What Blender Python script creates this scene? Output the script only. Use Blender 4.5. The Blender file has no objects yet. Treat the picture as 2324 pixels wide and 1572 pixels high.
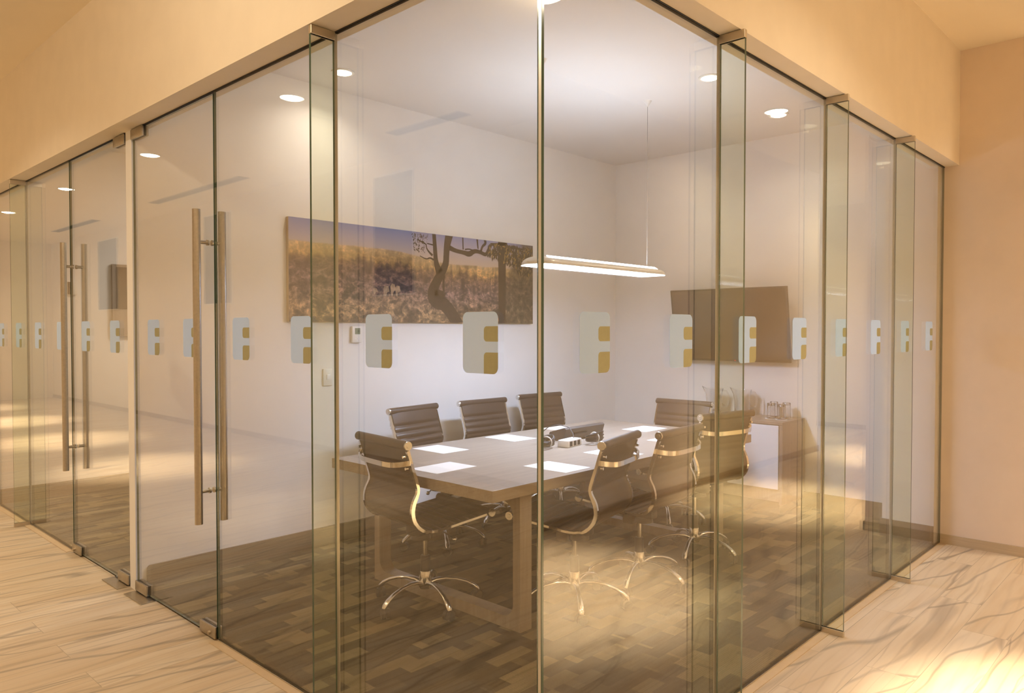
import bpy, bmesh, math, random
from mathutils import Vector, Matrix
random.seed(7)
sc = bpy.context.scene
C = sc.collection
PI = math.pi

# ------------------------------------------------------------------ setting measures (metres)
H_CAM = 1.5
XL = 1.6416          # outer face of the glass wall on the door side
YR = 1.4351          # outer face of the glass wall on the long side
T = 0.012            # glass thickness
ZT = 2.6387          # top of the glass
ZH = 3.42            # hall ceiling
ZC = 3.175           # meeting room ceiling
XE = 5.915           # tan end wall
YP = 4.53            # partition face (room side)
XB = 6.33            # back wall of the room

# ------------------------------------------------------------------ materials
def new_mat(name):
    m = bpy.data.materials.new(name); m.use_nodes = True
    nt = m.node_tree; nt.nodes.clear()
    out = nt.nodes.new('ShaderNodeOutputMaterial')
    return m, nt, out

class NT:
    """small helper to wire node trees"""
    def __init__(s, nt): s.nt = nt
    def n(s, t, **kw):
        nd = s.nt.nodes.new(t)
        for k, v in kw.items():
            if k.startswith('i_'):
                key = k[2:]
                nd.inputs[int(key) if key.isdigit() else key.replace('_', ' ')].default_value = v
            else: setattr(nd, k, v)
        return nd
    def l(s, a, b): s.nt.links.new(a, b)
    def math(s, op, a, b=None, clamp=False):
        nd = s.nt.nodes.new('ShaderNodeMath'); nd.operation = op; nd.use_clamp = clamp
        for i, v in enumerate((a, b)):
            if v is None: continue
            if isinstance(v, (int, float)): nd.inputs[i].default_value = v
            else: s.l(v, nd.inputs[i])
        return nd.outputs[0]
    def mix(s, fac, a, b, blend='MIX'):
        nd = s.nt.nodes.new('ShaderNodeMix'); nd.data_type = 'RGBA'; nd.blend_type = blend
        for sock, v in ((nd.inputs['Factor'], fac), (nd.inputs['A'], a), (nd.inputs['B'], b)):
            if isinstance(v, (int, float)): sock.default_value = v
            elif isinstance(v, tuple): sock.default_value = (*v, 1) if len(v) == 3 else v
            else: s.l(v, sock)
        return nd.outputs['Result']
    def ramp(s, fac, stops, interp='LINEAR'):
        nd = s.nt.nodes.new('ShaderNodeValToRGB'); cr = nd.color_ramp; cr.interpolation = interp
        while len(cr.elements) > 1: cr.elements.remove(cr.elements[-1])
        cr.elements[0].position = stops[0][0]; cr.elements[0].color = (*stops[0][1], 1)
        for p, c in stops[1:]:
            e = cr.elements.new(p); e.color = (*c, 1)
        s.l(fac, nd.inputs[0])
        return nd.outputs[0]
    def coord(s, scale=(1, 1, 1), loc=(0, 0, 0), src='Object', rot=(0, 0, 0)):
        tc = s.nt.nodes.new('ShaderNodeTexCoord'); mp = s.nt.nodes.new('ShaderNodeMapping')
        mp.inputs['Scale'].default_value = scale; mp.inputs['Location'].default_value = loc
        mp.inputs['Rotation'].default_value = rot
        s.l(tc.outputs[src], mp.inputs[0])
        return mp.outputs[0]

def pbr(name, col, rough=0.5, metal=0.0, spec=0.5, noise=0.0, nscale=30, bump=0.0, bscale=200, coat=0.0):
    m, nt, out = new_mat(name); N = NT(nt)
    b = N.n('ShaderNodeBsdfPrincipled')
    b.inputs['Base Color'].default_value = (*col, 1); b.inputs['Roughness'].default_value = rough
    b.inputs['Metallic'].default_value = metal; b.inputs['Specular IOR Level'].default_value = spec
    b.inputs['Coat Weight'].default_value = coat
    if noise:
        no = N.n('ShaderNodeTexNoise', i_Scale=nscale, i_Detail=3.0); N.l(N.coord(), no.inputs['Vector'])
        d = tuple(c * (1 - noise) for c in col); u = tuple(min(1, c * (1 + noise)) for c in col)
        N.l(N.ramp(no.outputs['Fac'], [(0.3, d), (0.7, u)]), b.inputs['Base Color'])
    if bump:
        no2 = N.n('ShaderNodeTexNoise', i_Scale=bscale, i_Detail=2.0); N.l(N.coord(), no2.inputs['Vector'])
        bp = N.n('ShaderNodeBump', i_Strength=bump, i_Distance=0.002); N.l(no2.outputs['Fac'], bp.inputs['Height'])
        N.l(bp.outputs[0], b.inputs['Normal'])
    N.l(b.outputs[0], out.inputs[0])
    return m

def emit(name, col, strength):
    m, nt, out = new_mat(name); N = NT(nt)
    e = N.n('ShaderNodeEmission'); e.inputs[0].default_value = (*col, 1); e.inputs[1].default_value = strength
    N.l(e.outputs[0], out.inputs[0])
    return m

def glass_mat(name, tint, f0):
    """clear architectural glass: reflects by Schlick's curve, passes the rest straight on"""
    m, nt, out = new_mat(name); N = NT(nt)
    g = N.n('ShaderNodeNewGeometry')
    dot = N.n('ShaderNodeVectorMath', operation='DOT_PRODUCT')
    N.l(g.outputs['Normal'], dot.inputs[0]); N.l(g.outputs['Incoming'], dot.inputs[1])
    a = N.math('ABSOLUTE', dot.outputs['Value'])
    k = N.math('POWER', N.math('SUBTRACT', 1.0, a, True), 5.0)
    fac = N.math('ADD', f0, N.math('MULTIPLY', k, 1 - f0), True)
    tr = N.n('ShaderNodeBsdfTransparent'); tr.inputs[0].default_value = (*tint, 1)
    gl = N.n('ShaderNodeBsdfGlossy'); gl.inputs['Roughness'].default_value = 0.0
    gl.inputs[0].default_value = (1, 1, 1, 1)
    mx = N.n('ShaderNodeMixShader')
    N.l(fac, mx.inputs[0]); N.l(tr.outputs[0], mx.inputs[1]); N.l(gl.outputs[0], mx.inputs[2])
    N.l(mx.outputs[0], out.inputs[0])
    return m

def real_glass(name, col, ior):
    m, nt, out = new_mat(name); N = NT(nt)
    g = N.n('ShaderNodeBsdfGlass'); g.inputs['Color'].default_value = (*col, 1); g.inputs['Roughness'].default_value = 0.0; g.inputs['IOR'].default_value = ior
    N.l(g.outputs[0], out.inputs[0])
    return m

M = {}
M['glass'] = glass_mat('clear_glass', (0.988, 0.989, 0.965), 0.085)
M['fin_glass'] = glass_mat('greenish_glass', (0.94, 0.965, 0.915), 0.035)
M['glass_edge'] = pbr('green_glass_edge', (0.035, 0.075, 0.045), 0.12, 0, 0.8)
M['corner_strip'] = pbr('silver_corner_strip', (0.66, 0.65, 0.60), 0.3, 0.6)
M['joint'] = pbr('clear_joint', (0.55, 0.50, 0.40), 0.25, 0.3)
M['hall_paint'] = pbr('hall_paint', (0.84, 0.745, 0.60), 0.75, 0, 0.2, noise=0.02, nscale=6, bump=0.05, bscale=300)
M['tan_paint'] = pbr('tan_paint', (0.77, 0.635, 0.505), 0.75, 0, 0.2, noise=0.02, nscale=6, bump=0.05, bscale=300)
M['hall_ceiling'] = pbr('hall_ceiling_paint', (0.84, 0.75, 0.60), 0.8, 0, 0.2, noise=0.015, nscale=3)
M['room_paint'] = pbr('room_paint', (0.82, 0.805, 0.79), 0.7, 0, 0.25, noise=0.015, nscale=5, bump=0.08, bscale=120)
M['room_ceiling'] = pbr('room_ceiling_paint', (0.80, 0.77, 0.74), 0.8, 0, 0.2, noise=0.01, nscale=3)
M['steel'] = pbr('brushed_steel', (0.48, 0.44, 0.37), 0.33, 1.0, noise=0.06, nscale=80)
M['steel_dark'] = pbr('dark_gap', (0.02, 0.016, 0.012), 0.6)
M['alu'] = pbr('satin_aluminium', (0.62, 0.54, 0.42), 0.35, 0.9)
M['chrome'] = pbr('chrome', (0.80, 0.78, 0.74), 0.07, 1.0)
M['chrome_satin'] = pbr('polished_aluminium', (0.72, 0.70, 0.66), 0.16, 1.0)
M['leather'] = pbr('dark_brown_leather', (0.042, 0.029, 0.025), 0.34, 0, 0.5, noise=0.08, nscale=40, bump=0.12, bscale=500)
M['black_plastic'] = pbr('black_plastic', (0.018, 0.016, 0.015), 0.4, noise=0.1, nscale=50)
M['dark_plastic'] = pbr('dark_grey_plastic', (0.06, 0.052, 0.048), 0.38, noise=0.08, nscale=50)
M['paper'] = pbr('white_paper', (0.88, 0.88, 0.88), 0.7, noise=0.01, nscale=20)
M['white_plastic'] = pbr('white_plastic', (0.78, 0.76, 0.72), 0.4, noise=0.01, nscale=20)
M['white_lacquer'] = pbr('white_lacquer', (0.82, 0.82, 0.84), 0.35, noise=0.01, nscale=4)
M['screen'] = pbr('glossy_screen', (0.035, 0.026, 0.022), 0.18, 0, 0.5, noise=0.05, nscale=4)
M['lcd'] = pbr('lcd_green', (0.16, 0.20, 0.13), 0.3, noise=0.03, nscale=30)
M['cable'] = pbr('black_cable', (0.012, 0.011, 0.011), 0.3, noise=0.1, nscale=80)
M['sticker_gold'] = pbr('olive_gold_vinyl', (0.34, 0.325, 0.185), 0.5, noise=0.03, nscale=60)
M['pend_shell'] = pbr('pendant_shell', (0.72, 0.66, 0.56), 0.35, 0.3, noise=0.02, nscale=20)
M['pend_glow'] = emit('pendant_diffuser', (0.93, 0.96, 1.0), 14.0)
M['lamp_glow'] = emit('downlight_lens', (1.0, 0.86, 0.62), 32.0)
M['added_panel_glow'] = emit('added_panel_lens', (1.0, 0.93, 0.86), 3.0)
M['dark_window'] = pbr('night_window', (0.045, 0.055, 0.085), 0.25, 0, 0.5, noise=0.1, nscale=2)
M['grey_metal'] = pbr('grey_grille', (0.26, 0.24, 0.22), 0.5, 0.2, noise=0.03, nscale=30)
M['clear'] = real_glass('clear_tumbler_glass', (0.97, 0.97, 0.97), 1.45)
M['frost'] = None

def frost_mat():
    m, nt, out = new_mat('frosted_silver_vinyl'); N = NT(nt)
    d = N.n('ShaderNodeBsdfPrincipled')
    no = N.n('ShaderNodeTexNoise', i_Scale=900.0, i_Detail=1.0); N.l(N.coord(), no.inputs['Vector'])
    N.l(N.ramp(no.outputs['Fac'], [(0.3, (0.46, 0.65, 0.97)), (0.7, (0.56, 0.75, 1.0))]), d.inputs['Base Color'])
    d.inputs['Roughness'].default_value = 0.45
    tl = N.n('ShaderNodeBsdfTranslucent'); tl.inputs[0].default_value = (1.0, 1.0, 1.0, 1)
    mx = N.n('ShaderNodeMixShader', i_0=0.52); N.l(d.outputs[0], mx.inputs[1]); N.l(tl.outputs[0], mx.inputs[2])
    tr = N.n('ShaderNodeBsdfTransparent')
    m2 = N.n('ShaderNodeMixShader', i_0=0.14); N.l(mx.outputs[0], m2.inputs[1]); N.l(tr.outputs[0], m2.inputs[2])
    N.l(m2.outputs[0], out.inputs[0])
    return m
M['frost'] = frost_mat()

def hall_floor_mat():
    m, nt, out = new_mat('veined_stone_plank_tile'); N = NT(nt)
    br = N.n('ShaderNodeTexBrick', offset=0.37, offset_frequency=2, squash=1.0)
    br.inputs['Scale'].default_value = 1.0; br.inputs['Mortar Size'].default_value = 0.0016
    br.inputs['Mortar Smooth'].default_value = 0.2; br.inputs['Bias'].default_value = 0.0
    br.inputs['Brick Width'].default_value = 1.21; br.inputs['Row Height'].default_value = 0.2055
    br.inputs['Color1'].default_value = (0, 0, 0, 1); br.inputs['Color2'].default_value = (1, 1, 1, 1)
    br.inputs['Mortar'].default_value = (0.5, 0.5, 0.5, 1)
    N.l(N.coord(loc=(0.12, 0.09, 0)), br.inputs['Vector'])
    rnd = N.n('ShaderNodeSeparateColor'); N.l(br.outputs['Color'], rnd.inputs[0]); R = rnd.outputs[0]
    off = N.n('ShaderNodeCombineXYZ'); N.l(N.math('MULTIPLY', R, 31.0), off.inputs[0]); N.l(N.math('MULTIPLY', R, 17.0), off.inputs[1])
    def vec(scale, rot=0.0):
        c = N.coord(scale=scale, rot=(0, 0, rot)); a = N.n('ShaderNodeVectorMath', operation='ADD')
        N.l(c, a.inputs[0]); N.l(off.outputs[0], a.inputs[1]); return a.outputs[0]
    def vein(scale, rot, width, detail, dist=0.6):
        no = N.n('ShaderNodeTexNoise', i_Scale=1.0, i_Detail=detail, i_Distortion=dist); N.l(vec(scale, rot), no.inputs['Vector'])
        d = N.math('ABSOLUTE', N.math('SUBTRACT', no.outputs['Fac'], 0.5))
        mr = N.n('ShaderNodeMapRange', interpolation_type='SMOOTHSTEP'); mr.inputs[1].default_value = 0.0; mr.inputs[2].default_value = width
        mr.inputs[3].default_value = 1.0; mr.inputs[4].default_value = 0.0
        N.l(d, mr.inputs[0]); return mr.outputs[0]
    def flow(freq, tilt, amp, scale, wide, seed):
        """long veins that run with the plank and wander gently"""
        tc = N.n('ShaderNodeTexCoord'); sp = N.n('ShaderNodeSeparateXYZ'); N.l(tc.outputs['Object'], sp.inputs[0])
        no = N.n('ShaderNodeTexNoise', i_Scale=1.0, i_Detail=2.5, i_Roughness=0.42); N.l(vec(scale), no.inputs['Vector'])
        nw = N.n('ShaderNodeTexNoise', i_Scale=1.0, i_Detail=1.0); N.l(vec(tuple(q * 1.7 for q in scale)), nw.inputs['Vector'])
        ph = N.math('ADD', N.math('ADD', N.math('MULTIPLY', sp.outputs[1], freq), N.math('MULTIPLY', sp.outputs[0], tilt)),
                    N.math('ADD', N.math('MULTIPLY', no.outputs['Fac'], amp), N.math('MULTIPLY', R, 9.7 + seed)))
        d = N.math('ABSOLUTE', N.math('SUBTRACT', N.math('FRACT', ph), 0.5))
        wd = N.math('ADD', N.math('MULTIPLY', N.math('POWER', nw.outputs['Fac'], 3.0), wide), 0.012)
        q = N.math('SUBTRACT', 1.0, N.math('DIVIDE', d, wd), True)
        return N.math('POWER', q, 0.8)
    v1 = flow(6.5, 0.35, 3.4, (0.8, 1.7, 1), 0.55, 0.0)
    v2 = flow(19.0, -0.3, 4.0, (0.7, 2.2, 1), 0.9, 3.1)
    v3 = flow(3.2, 0.7, 2.6, (0.6, 1.3, 1), 0.22, 5.3)
    msk = N.n('ShaderNodeTexNoise', i_Scale=1.0, i_Detail=1.0); N.l(vec((0.8, 2.5, 1)), msk.inputs['Vector'])
    mk = N.ramp(msk.outputs['Fac'], [(0.40, (0, 0, 0)), (0.62, (1, 1, 1))])
    base = N.ramp(R, [(0.0, (0.62, 0.49, 0.33)), (0.5, (0.66, 0.535, 0.375)), (1.0, (0.69, 0.585, 0.44))])
    cl = N.n('ShaderNodeTexNoise', i_Scale=1.0, i_Detail=4.0); N.l(vec((1.2, 12.0, 1)), cl.inputs['Vector'])
    base = N.mix(N.ramp(cl.outputs['Fac'], [(0.45, (0, 0, 0)), (0.8, (0.7, 0.7, 0.7))]), base, (0.53, 0.37, 0.20))
    c = N.mix(N.math('MULTIPLY', v2, N.math('ADD', N.math('MULTIPLY', mk, 0.38), 0.08)), base, (0.36, 0.27, 0.18))
    c = N.mix(N.math('MULTIPLY', v1, N.math('ADD', N.math('MULTIPLY', mk, 0.50), 0.12)), c, (0.24, 0.185, 0.135))
    c = N.mix(N.math('MULTIPLY', v3, 0.6), c, (0.22, 0.18, 0.135))
    c = N.mix(N.math('MULTIPLY', br.outputs['Fac'], 0.55), c, (0.30, 0.23, 0.15))
    b = N.n('ShaderNodeBsdfPrincipled'); N.l(c, b.inputs['Base Color'])
    b.inputs['Roughness'].default_value = 0.42; b.inputs['Specular IOR Level'].default_value = 0.35
    N.l(b.outputs[0], out.inputs[0])
    return m
M['hall_floor'] = hall_floor_mat()

def carpet_mat():
    m, nt, out = new_mat('patchwork_carpet_tile'); N = NT(nt)
    def brick(w, h, loc, off):
        br = N.n('ShaderNodeTexBrick', offset=off, offset_frequency=2)
        br.inputs['Scale'].default_value = 1.0; br.inputs['Mortar Size'].default_value = 0.0
        br.inputs['Brick Width'].default_value = w; br.inputs['Row Height'].default_value = h
        br.inputs['Color1'].default_value = (0, 0, 0, 1); br.inputs['Color2'].default_value = (1, 1, 1, 1)
        N.l(N.coord(loc=loc), br.inputs['Vector'])
        s = N.n('ShaderNodeSeparateColor'); N.l(br.outputs['Color'], s.inputs[0]); return s.outputs[0]
    a = brick(0.19, 0.078, (0.03, 0.02, 0), 0.43)
    b2 = brick(0.31, 0.078, (0.11, 0.02, 0), 0.27)
    c2 = brick(0.50, 0.156, (0.2, 0.02, 0), 0.61)
    v = N.math('ADD', N.math('ADD', N.math('MULTIPLY', a, 0.45), N.math('MULTIPLY', b2, 0.35)), N.math('MULTIPLY', c2, 0.20))
    col = N.ramp(v, [(0.20, (0.030, 0.021, 0.010)), (0.42, (0.055, 0.039, 0.019)), (0.56, (0.094, 0.068, 0.033)), (0.64, (0.20, 0.15, 0.068)), (0.9, (0.27, 0.205, 0.10))], 'LINEAR')
    wv = N.n('ShaderNodeTexWave', wave_type='BANDS', bands_direction='Y', i_Scale=32.0, i_Distortion=0.0); N.l(N.coord(), wv.inputs['Vector'])
    col = N.mix(N.math('MULTIPLY', wv.outputs['Fac'], 0.30), col, (0.03, 0.021, 0.015))
    fz = N.n('ShaderNodeTexNoise', i_Scale=420.0, i_Detail=2.0); N.l(N.coord(), fz.inputs['Vector'])
    col = N.mix(N.ramp(fz.outputs['Fac'], [(0.35, (0.35, 0.35, 0.35)), (0.65, (0, 0, 0))]), col, (0.025, 0.018, 0.012))
    b = N.n('ShaderNodeBsdfPrincipled'); N.l(col, b.inputs['Base Color'])
    b.inputs['Roughness'].default_value = 0.95; b.inputs['Specular IOR Level'].default_value = 0.1
    bp = N.n('ShaderNodeBump', i_Strength=0.5, i_Distance=0.003); N.l(fz.outputs['Fac'], bp.inputs['Height']); N.l(bp.outputs[0], b.inputs['Normal'])
    N.l(b.outputs[0], out.inputs[0])
    return m
M['carpet'] = carpet_mat()

def wood_mat(name, c0, c1, stretch, rough=0.38):
    m, nt, out = new_mat(name); N = NT(nt)
    no = N.n('ShaderNodeTexNoise', i_Scale=1.0, i_Detail=5.0, i_Distortion=0.4); N.l(N.coord(scale=stretch), no.inputs['Vector'])
    n2 = N.n('ShaderNodeTexNoise', i_Scale=1.0, i_Detail=2.0); N.l(N.coord(scale=tuple(s * 5 for s in stretch)), n2.inputs['Vector'])
    v = N.math('ADD', N.math('MULTIPLY', no.outputs['Fac'], 0.65), N.math('MULTIPLY', n2.outputs['Fac'], 0.35))
    b = N.n('ShaderNodeBsdfPrincipled'); N.l(N.ramp(v, [(0.3, c0), (0.7, c1)]), b.inputs['Base Color'])
    b.inputs['Roughness'].default_value = rough; b.inputs['Specular IOR Level'].default_value = 0.45
    N.l(b.outputs[0], out.inputs[0])
    return m
M['oak'] = wood_mat('grey_oak_laminate', (0.275, 0.222, 0.172), (0.37, 0.31, 0.245), (1.2, 22, 22))
M['oak_up'] = wood_mat('grey_oak_laminate_upright', (0.275, 0.222, 0.172), (0.37, 0.31, 0.245), (22, 22, 1.2))
M['base_wood'] = wood_mat('brown_wood_skirting', (0.085, 0.058, 0.036), (0.14, 0.098, 0.06), (1.5, 1.5, 30), 0.45)
M['base_tile'] = wood_mat('hall_skirting_tile', (0.46, 0.35, 0.22), (0.58, 0.45, 0.29), (1.5, 1.5, 26), 0.45)
M['trim_tile'] = wood_mat('threshold_tile', (0.60, 0.44, 0.26), (0.68, 0.52, 0.33), (3, 3, 3), 0.45)

def canvas_mat():
    """printed landscape: hazy sky, sunlit mesa band, violet canyon walls, rough brown foreground"""
    m, nt, out = new_mat('printed_canyon_canvas'); N = NT(nt)
    tc = N.n('ShaderNodeTexCoord'); sp = N.n('ShaderNodeSeparateXYZ'); N.l(tc.outputs['Object'], sp.inputs[0])
    x = N.math('DIVIDE', sp.outputs[0], 2.42); z = N.math('DIVIDE', sp.outputs[2], 0.69)
    n1 = N.n('ShaderNodeTexNoise', i_Scale=1.0, i_Detail=6.0, i_Roughness=0.6); N.l(N.coord(scale=(3.2, 1, 4.5)), n1.inputs['Vector'])
    n2 = N.n('ShaderNodeTexNoise', i_Scale=1.0, i_Detail=6.0, i_Distortion=1.2); N.l(N.coord(scale=(11, 1, 4.0)), n2.inputs['Vector'])
    n3 = N.n('ShaderNodeTexNoise', i_Scale=24.0, i_Detail=6.0, i_Roughness=0.7); N.l(N.coord(), n3.inputs['Vector'])
    rg = N.n('ShaderNodeTexNoise', i_Scale=1.0, i_Detail=7.0, i_Roughness=0.64, i_Distortion=0.4); N.l(N.coord(scale=(5.5, 1, 9.0), rot=(0, 0.5, 0)), rg.inputs['Vector'])
    ridge = N.math('SUBTRACT', 1.0, N.math('MULTIPLY', N.math('ABSOLUTE', N.math('SUBTRACT', rg.outputs['Fac'], 0.5)), 9.0), True)
    # skyline falls to the right of the middle
    dip = N.n('ShaderNodeMapRange', interpolation_type='SMOOTHSTEP'); N.l(x, dip.inputs[0])
    for i, v in ((1, 0.30), (2, 0.62), (3, 0.0), (4, 0.08)): dip.inputs[i].default_value = v
    v = N.math('ADD', N.math('ADD', z, dip.outputs[0]), N.math('MULTIPLY', N.math('SUBTRACT', n1.outputs['Fac'], 0.5), 0.20))
    vz = N.math('MULTIPLY', N.math('SUBTRACT', n2.outputs['Fac'], 0.5), 0.16)
    land = N.ramp(N.math('ADD', v, vz), [(0.0, (0.115, 0.085, 0.052)), (0.14, (0.20, 0.15, 0.095)), (0.28, (0.135, 0.105, 0.095)), (0.42, (0.150, 0.115, 0.130)),
                     (0.56, (0.15, 0.11, 0.112)), (0.635, (0.22, 0.155, 0.105)), (0.675, (0.44, 0.31, 0.15)), (0.76, (0.52, 0.385, 0.21)), (0.83, (0.52, 0.41, 0.29))])
    tex = N.mix(1.0, N.ramp(ridge, [(0.0, (0.42, 0.42, 0.43)), (0.45, (0.85, 0.83, 0.80)), (1.0, (2.3, 2.05, 1.8))]), N.ramp(n3.outputs['Fac'], [(0.36, (0.35, 0.36, 0.33)), (0.50, (0.95, 0.93, 0.90)), (0.64, (1.9, 1.75, 1.6))]), 'MULTIPLY')
    low = N.n('ShaderNodeMapRange'); N.l(z, low.inputs[0])
    for i, q in ((1, 0.66), (2, 0.30), (3, 0.22), (4, 1.0)): low.inputs[i].default_value = q
    land = N.mix(low.outputs[0], land, N.mix(1.0, land, tex, 'MULTIPLY'))
    streak = N.ramp(n2.outputs['Fac'], [(0.38, (0.62, 0.60, 0.66)), (0.52, (1, 1, 1)), (0.66, (1.55, 1.4, 1.25))])
    mid = N.n('ShaderNodeMapRange'); N.l(x, mid.inputs[0])
    for i, q in ((1, 0.40), (2, 0.60), (3, 0.25), (4, 0.8)): mid.inputs[i].default_value = q
    land = N.mix(mid.outputs[0], land, N.mix(1.0, land, streak, 'MULTIPLY'))
    sky = N.ramp(z, [(0.70, (0.62, 0.50, 0.42)), (0.84, (0.46, 0.41, 0.47)), (1.0, (0.25, 0.27, 0.47))])
    sm = N.n('ShaderNodeMapRange', interpolation_type='SMOOTHSTEP')
    hz = N.math('ADD', N.math('ADD', z, N.math('MULTIPLY', dip.outputs[0], 1.3)), N.math('MULTIPLY', N.math('SUBTRACT', n1.outputs['Fac'], 0.5), 0.06))
    N.l(hz, sm.inputs[0])
    for i, q in ((1, 0.775), (2, 0.80), (3, 0.0), (4, 1.0)): sm.inputs[i].default_value = q
    c = N.mix(sm.outputs[0], land, sky)
    # dark trees on the right fifth of the print
    fol = N.ramp(n3.outputs['Fac'], [(0.36, (0.035, 0.028, 0.018)), (0.56, (0.10, 0.085, 0.055)), (0.72, (0.33, 0.27, 0.17))])
    fm = N.n('ShaderNodeMapRange', interpolation_type='SMOOTHSTEP')
    N.l(N.math('ADD', N.math('SUBTRACT', x, N.math('MULTIPLY', N.math('POWER', z, 2.0), 0.10)), N.math('MULTIPLY', N.math('SUBTRACT', n1.outputs['Fac'], 0.5), 0.18)), fm.inputs[0])
    for i, q in ((1, 0.80), (2, 0.86), (3, 0.0), (4, 0.85)): fm.inputs[i].default_value = q
    c = N.mix(fm.outputs[0], c, fol)
    b = N.n('ShaderNodeBsdfPrincipled'); N.l(c, b.inputs['Base Color']); b.inputs['Roughness'].default_value = 0.55
    N.l(b.outputs[0], out.inputs[0])
    return m
M['canvas'] = canvas_mat()
M['canvas_side'] = pbr('canvas_edge', (0.50, 0.40, 0.27), 0.7, noise=0.03)
M['print_bark'] = pbr('printed_bark', (0.038, 0.023, 0.014), 0.55, noise=0.45, nscale=28)
M['print_leaf'] = pbr('printed_leaf', (0.042, 0.030, 0.016), 0.55, noise=0.4, nscale=40)
M['print_gold'] = pbr('printed_golden_leaf', (0.30, 0.20, 0.05), 0.55, noise=0.3, nscale=40)
M['print_pale'] = pbr('printed_pale_rock', (0.46, 0.34, 0.24), 0.55, noise=0.35, nscale=30)

# ------------------------------------------------------------------ mesh helpers
class MB:
    def __init__(s): s.bm = bmesh.new(); s.mi = 0
    def _tag(s, faces):
        for f in faces: f.material_index = s.mi
    def box(s, x0, x1, y0, y1, z0, z1, bev=0.0, seg=2, mat=None):
        vs = [s.bm.verts.new((x, y, z)) for x in (x0, x1) for y in (y0, y1) for z in (z0, z1)]
        q = [(0, 1, 3, 2), (4, 6, 7, 5), (0, 4, 5, 1), (2, 3, 7, 6), (0, 2, 6, 4), (1, 5, 7, 3)]
        fs = [s.bm.faces.new([vs[i] for i in f]) for f in q]
        if mat is not None:
            bmesh.ops.transform(s.bm, matrix=mat, verts=vs)
        s._tag(fs)
        if bev:
            es = {e for f in fs for e in f.edges}
            r = bmesh.ops.bevel(s.bm, geom=list(es), offset=bev, segments=seg, affect='EDGES', profile=0.5)
            s._tag(r['faces'])
        return s
    def ring(s, c, u, v, ru, rv, seg):
        return [s.bm.verts.new(c + u * (ru * math.cos(2 * PI * i / seg)) + v * (rv * math.sin(2 * PI * i / seg))) for i in range(seg)]
    def skin(s, rings, caps=True, closed=False):
        fs = []
        n = len(rings[0])
        pairs = list(zip(rings, rings[1:])) + ([(rings[-1], rings[0])] if closed else [])
        for a, b in pairs:
            for i in range(n):
                fs.append(s.bm.faces.new((a[i], a[(i + 1) % n], b[(i + 1) % n], b[i])))
        if caps and not closed:
            fs.append(s.bm.faces.new(rings[0][::-1])); fs.append(s.bm.faces.new(rings[-1]))
        s._tag(fs); return fs
    def tube(s, pts, rad, seg=10, up=(0, 0, 1), flat=1.0, closed=False):
        """round (or flattened) bar along points; rad is a number or a list"""
        pts = [Vector(p) for p in pts]; rings = []
        up = Vector(up)
        n = len(pts)
        for i, p in enumerate(pts):
            if closed: t = pts[(i + 1) % n] - pts[i - 1]
            else: t = pts[min(i + 1, n - 1)] - pts[max(i - 1, 0)]
            t.normalize()
            a = up - t * up.dot(t)
            if a.length < 1e-4: a = Vector((1, 0, 0)) - t * t.x
            a.normalize(); b = t.cross(a)
            r = rad[i] if isinstance(rad, (list, tuple)) else rad
            rings.append(s.ring(p, b, a, r, r * flat, seg))
        s.skin(rings, closed=closed); return s
    def cyl(s, p0, p1, r0, r1=None, seg=24):
        return s.tube([p0, p1], [r0, r1 if r1 is not None else r0], seg, up=(1, 0, 0.123))
    def lathe(s, prof, seg=32, c=(0, 0, 0), cap0=True, cap1=True):
        c = Vector(c); rings = [s.ring(c + Vector((0, 0, z)), Vector((1, 0, 0)), Vector((0, 1, 0)), r, r, seg) for r, z in prof]
        fs = s.skin(rings, caps=False)
        if cap0: fs.append(s.bm.faces.new(rings[0][::-1]))
        if cap1: fs.append(s.bm.faces.new(rings[-1]))
        s._tag(fs); return s
    def strip(s, pts, half, thick, normals, wdir):
        """rectangular ribbon: pts centre line, half width along wdir, thick along normals"""
        w = Vector(wdir); rings = []
        for i, p in enumerate(pts):
            p = Vector(p); nn = Vector(normals[i]); h = half[i] if isinstance(half, (list, tuple)) else half
            t = thick[i] if isinstance(thick, (list, tuple)) else thick
            rings.append([s.bm.verts.new(p + w * h + nn * t), s.bm.verts.new(p - w * h + nn * t), s.bm.verts.new(p - w * h - nn * t), s.bm.verts.new(p + w * h - nn * t)])
        s.skin(rings); return s
    def prism(s, poly, fn, t0, t1):
        """extrude a 2-D outline: fn(u, v, t) -> point"""
        a = [s.bm.verts.new(fn(u, v, t0)) for u, v in poly]; b = [s.bm.verts.new(fn(u, v, t1)) for u, v in poly]
        n = len(poly); fs = [s.bm.faces.new(a[::-1]), s.bm.faces.new(b)]
        for i in range(n): fs.append(s.bm.faces.new((a[i], a[(i + 1) % n], b[(i + 1) % n], b[i])))
        s._tag(fs); return s
    def build(s, name, mats, parent=None, smooth=None, loc=None):
        bm = s.bm
        bmesh.ops.recalc_face_normals(bm, faces=bm.faces[:])
        me = bpy.data.meshes.new(name); bm.to_mesh(me); bm.free()
        for m in (mats if isinstance(mats, (list, tuple)) else [mats]): me.materials.append(m)
        if smooth:
            me.shade_smooth(); me.set_sharp_from_angle(angle=math.radians(smooth))
        o = bpy.data.objects.new(name, me); C.objects.link(o)
        if parent: o.parent = parent
        if loc: o.location = loc
        return o

def tag(o, label=None, cat=None, group=None, kind=None):
    if label: o['label'] = label
    if cat: o['category'] = cat
    if group: o['group'] = group
    if kind: o['kind'] = kind
    return o

def empty(name, loc=(0, 0, 0), rz=0.0):
    o = bpy.data.objects.new(name, None); C.objects.link(o); o.location = loc; o.rotation_euler = (0, 0, rz)
    o.empty_display_size = 0.1
    return o

def copy_tree(o, parent=None):
    c = o.copy(); C.objects.link(c)
    if parent: c.parent = parent
    for ch in list(o.children): copy_tree(ch, c)
    return c

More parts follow.
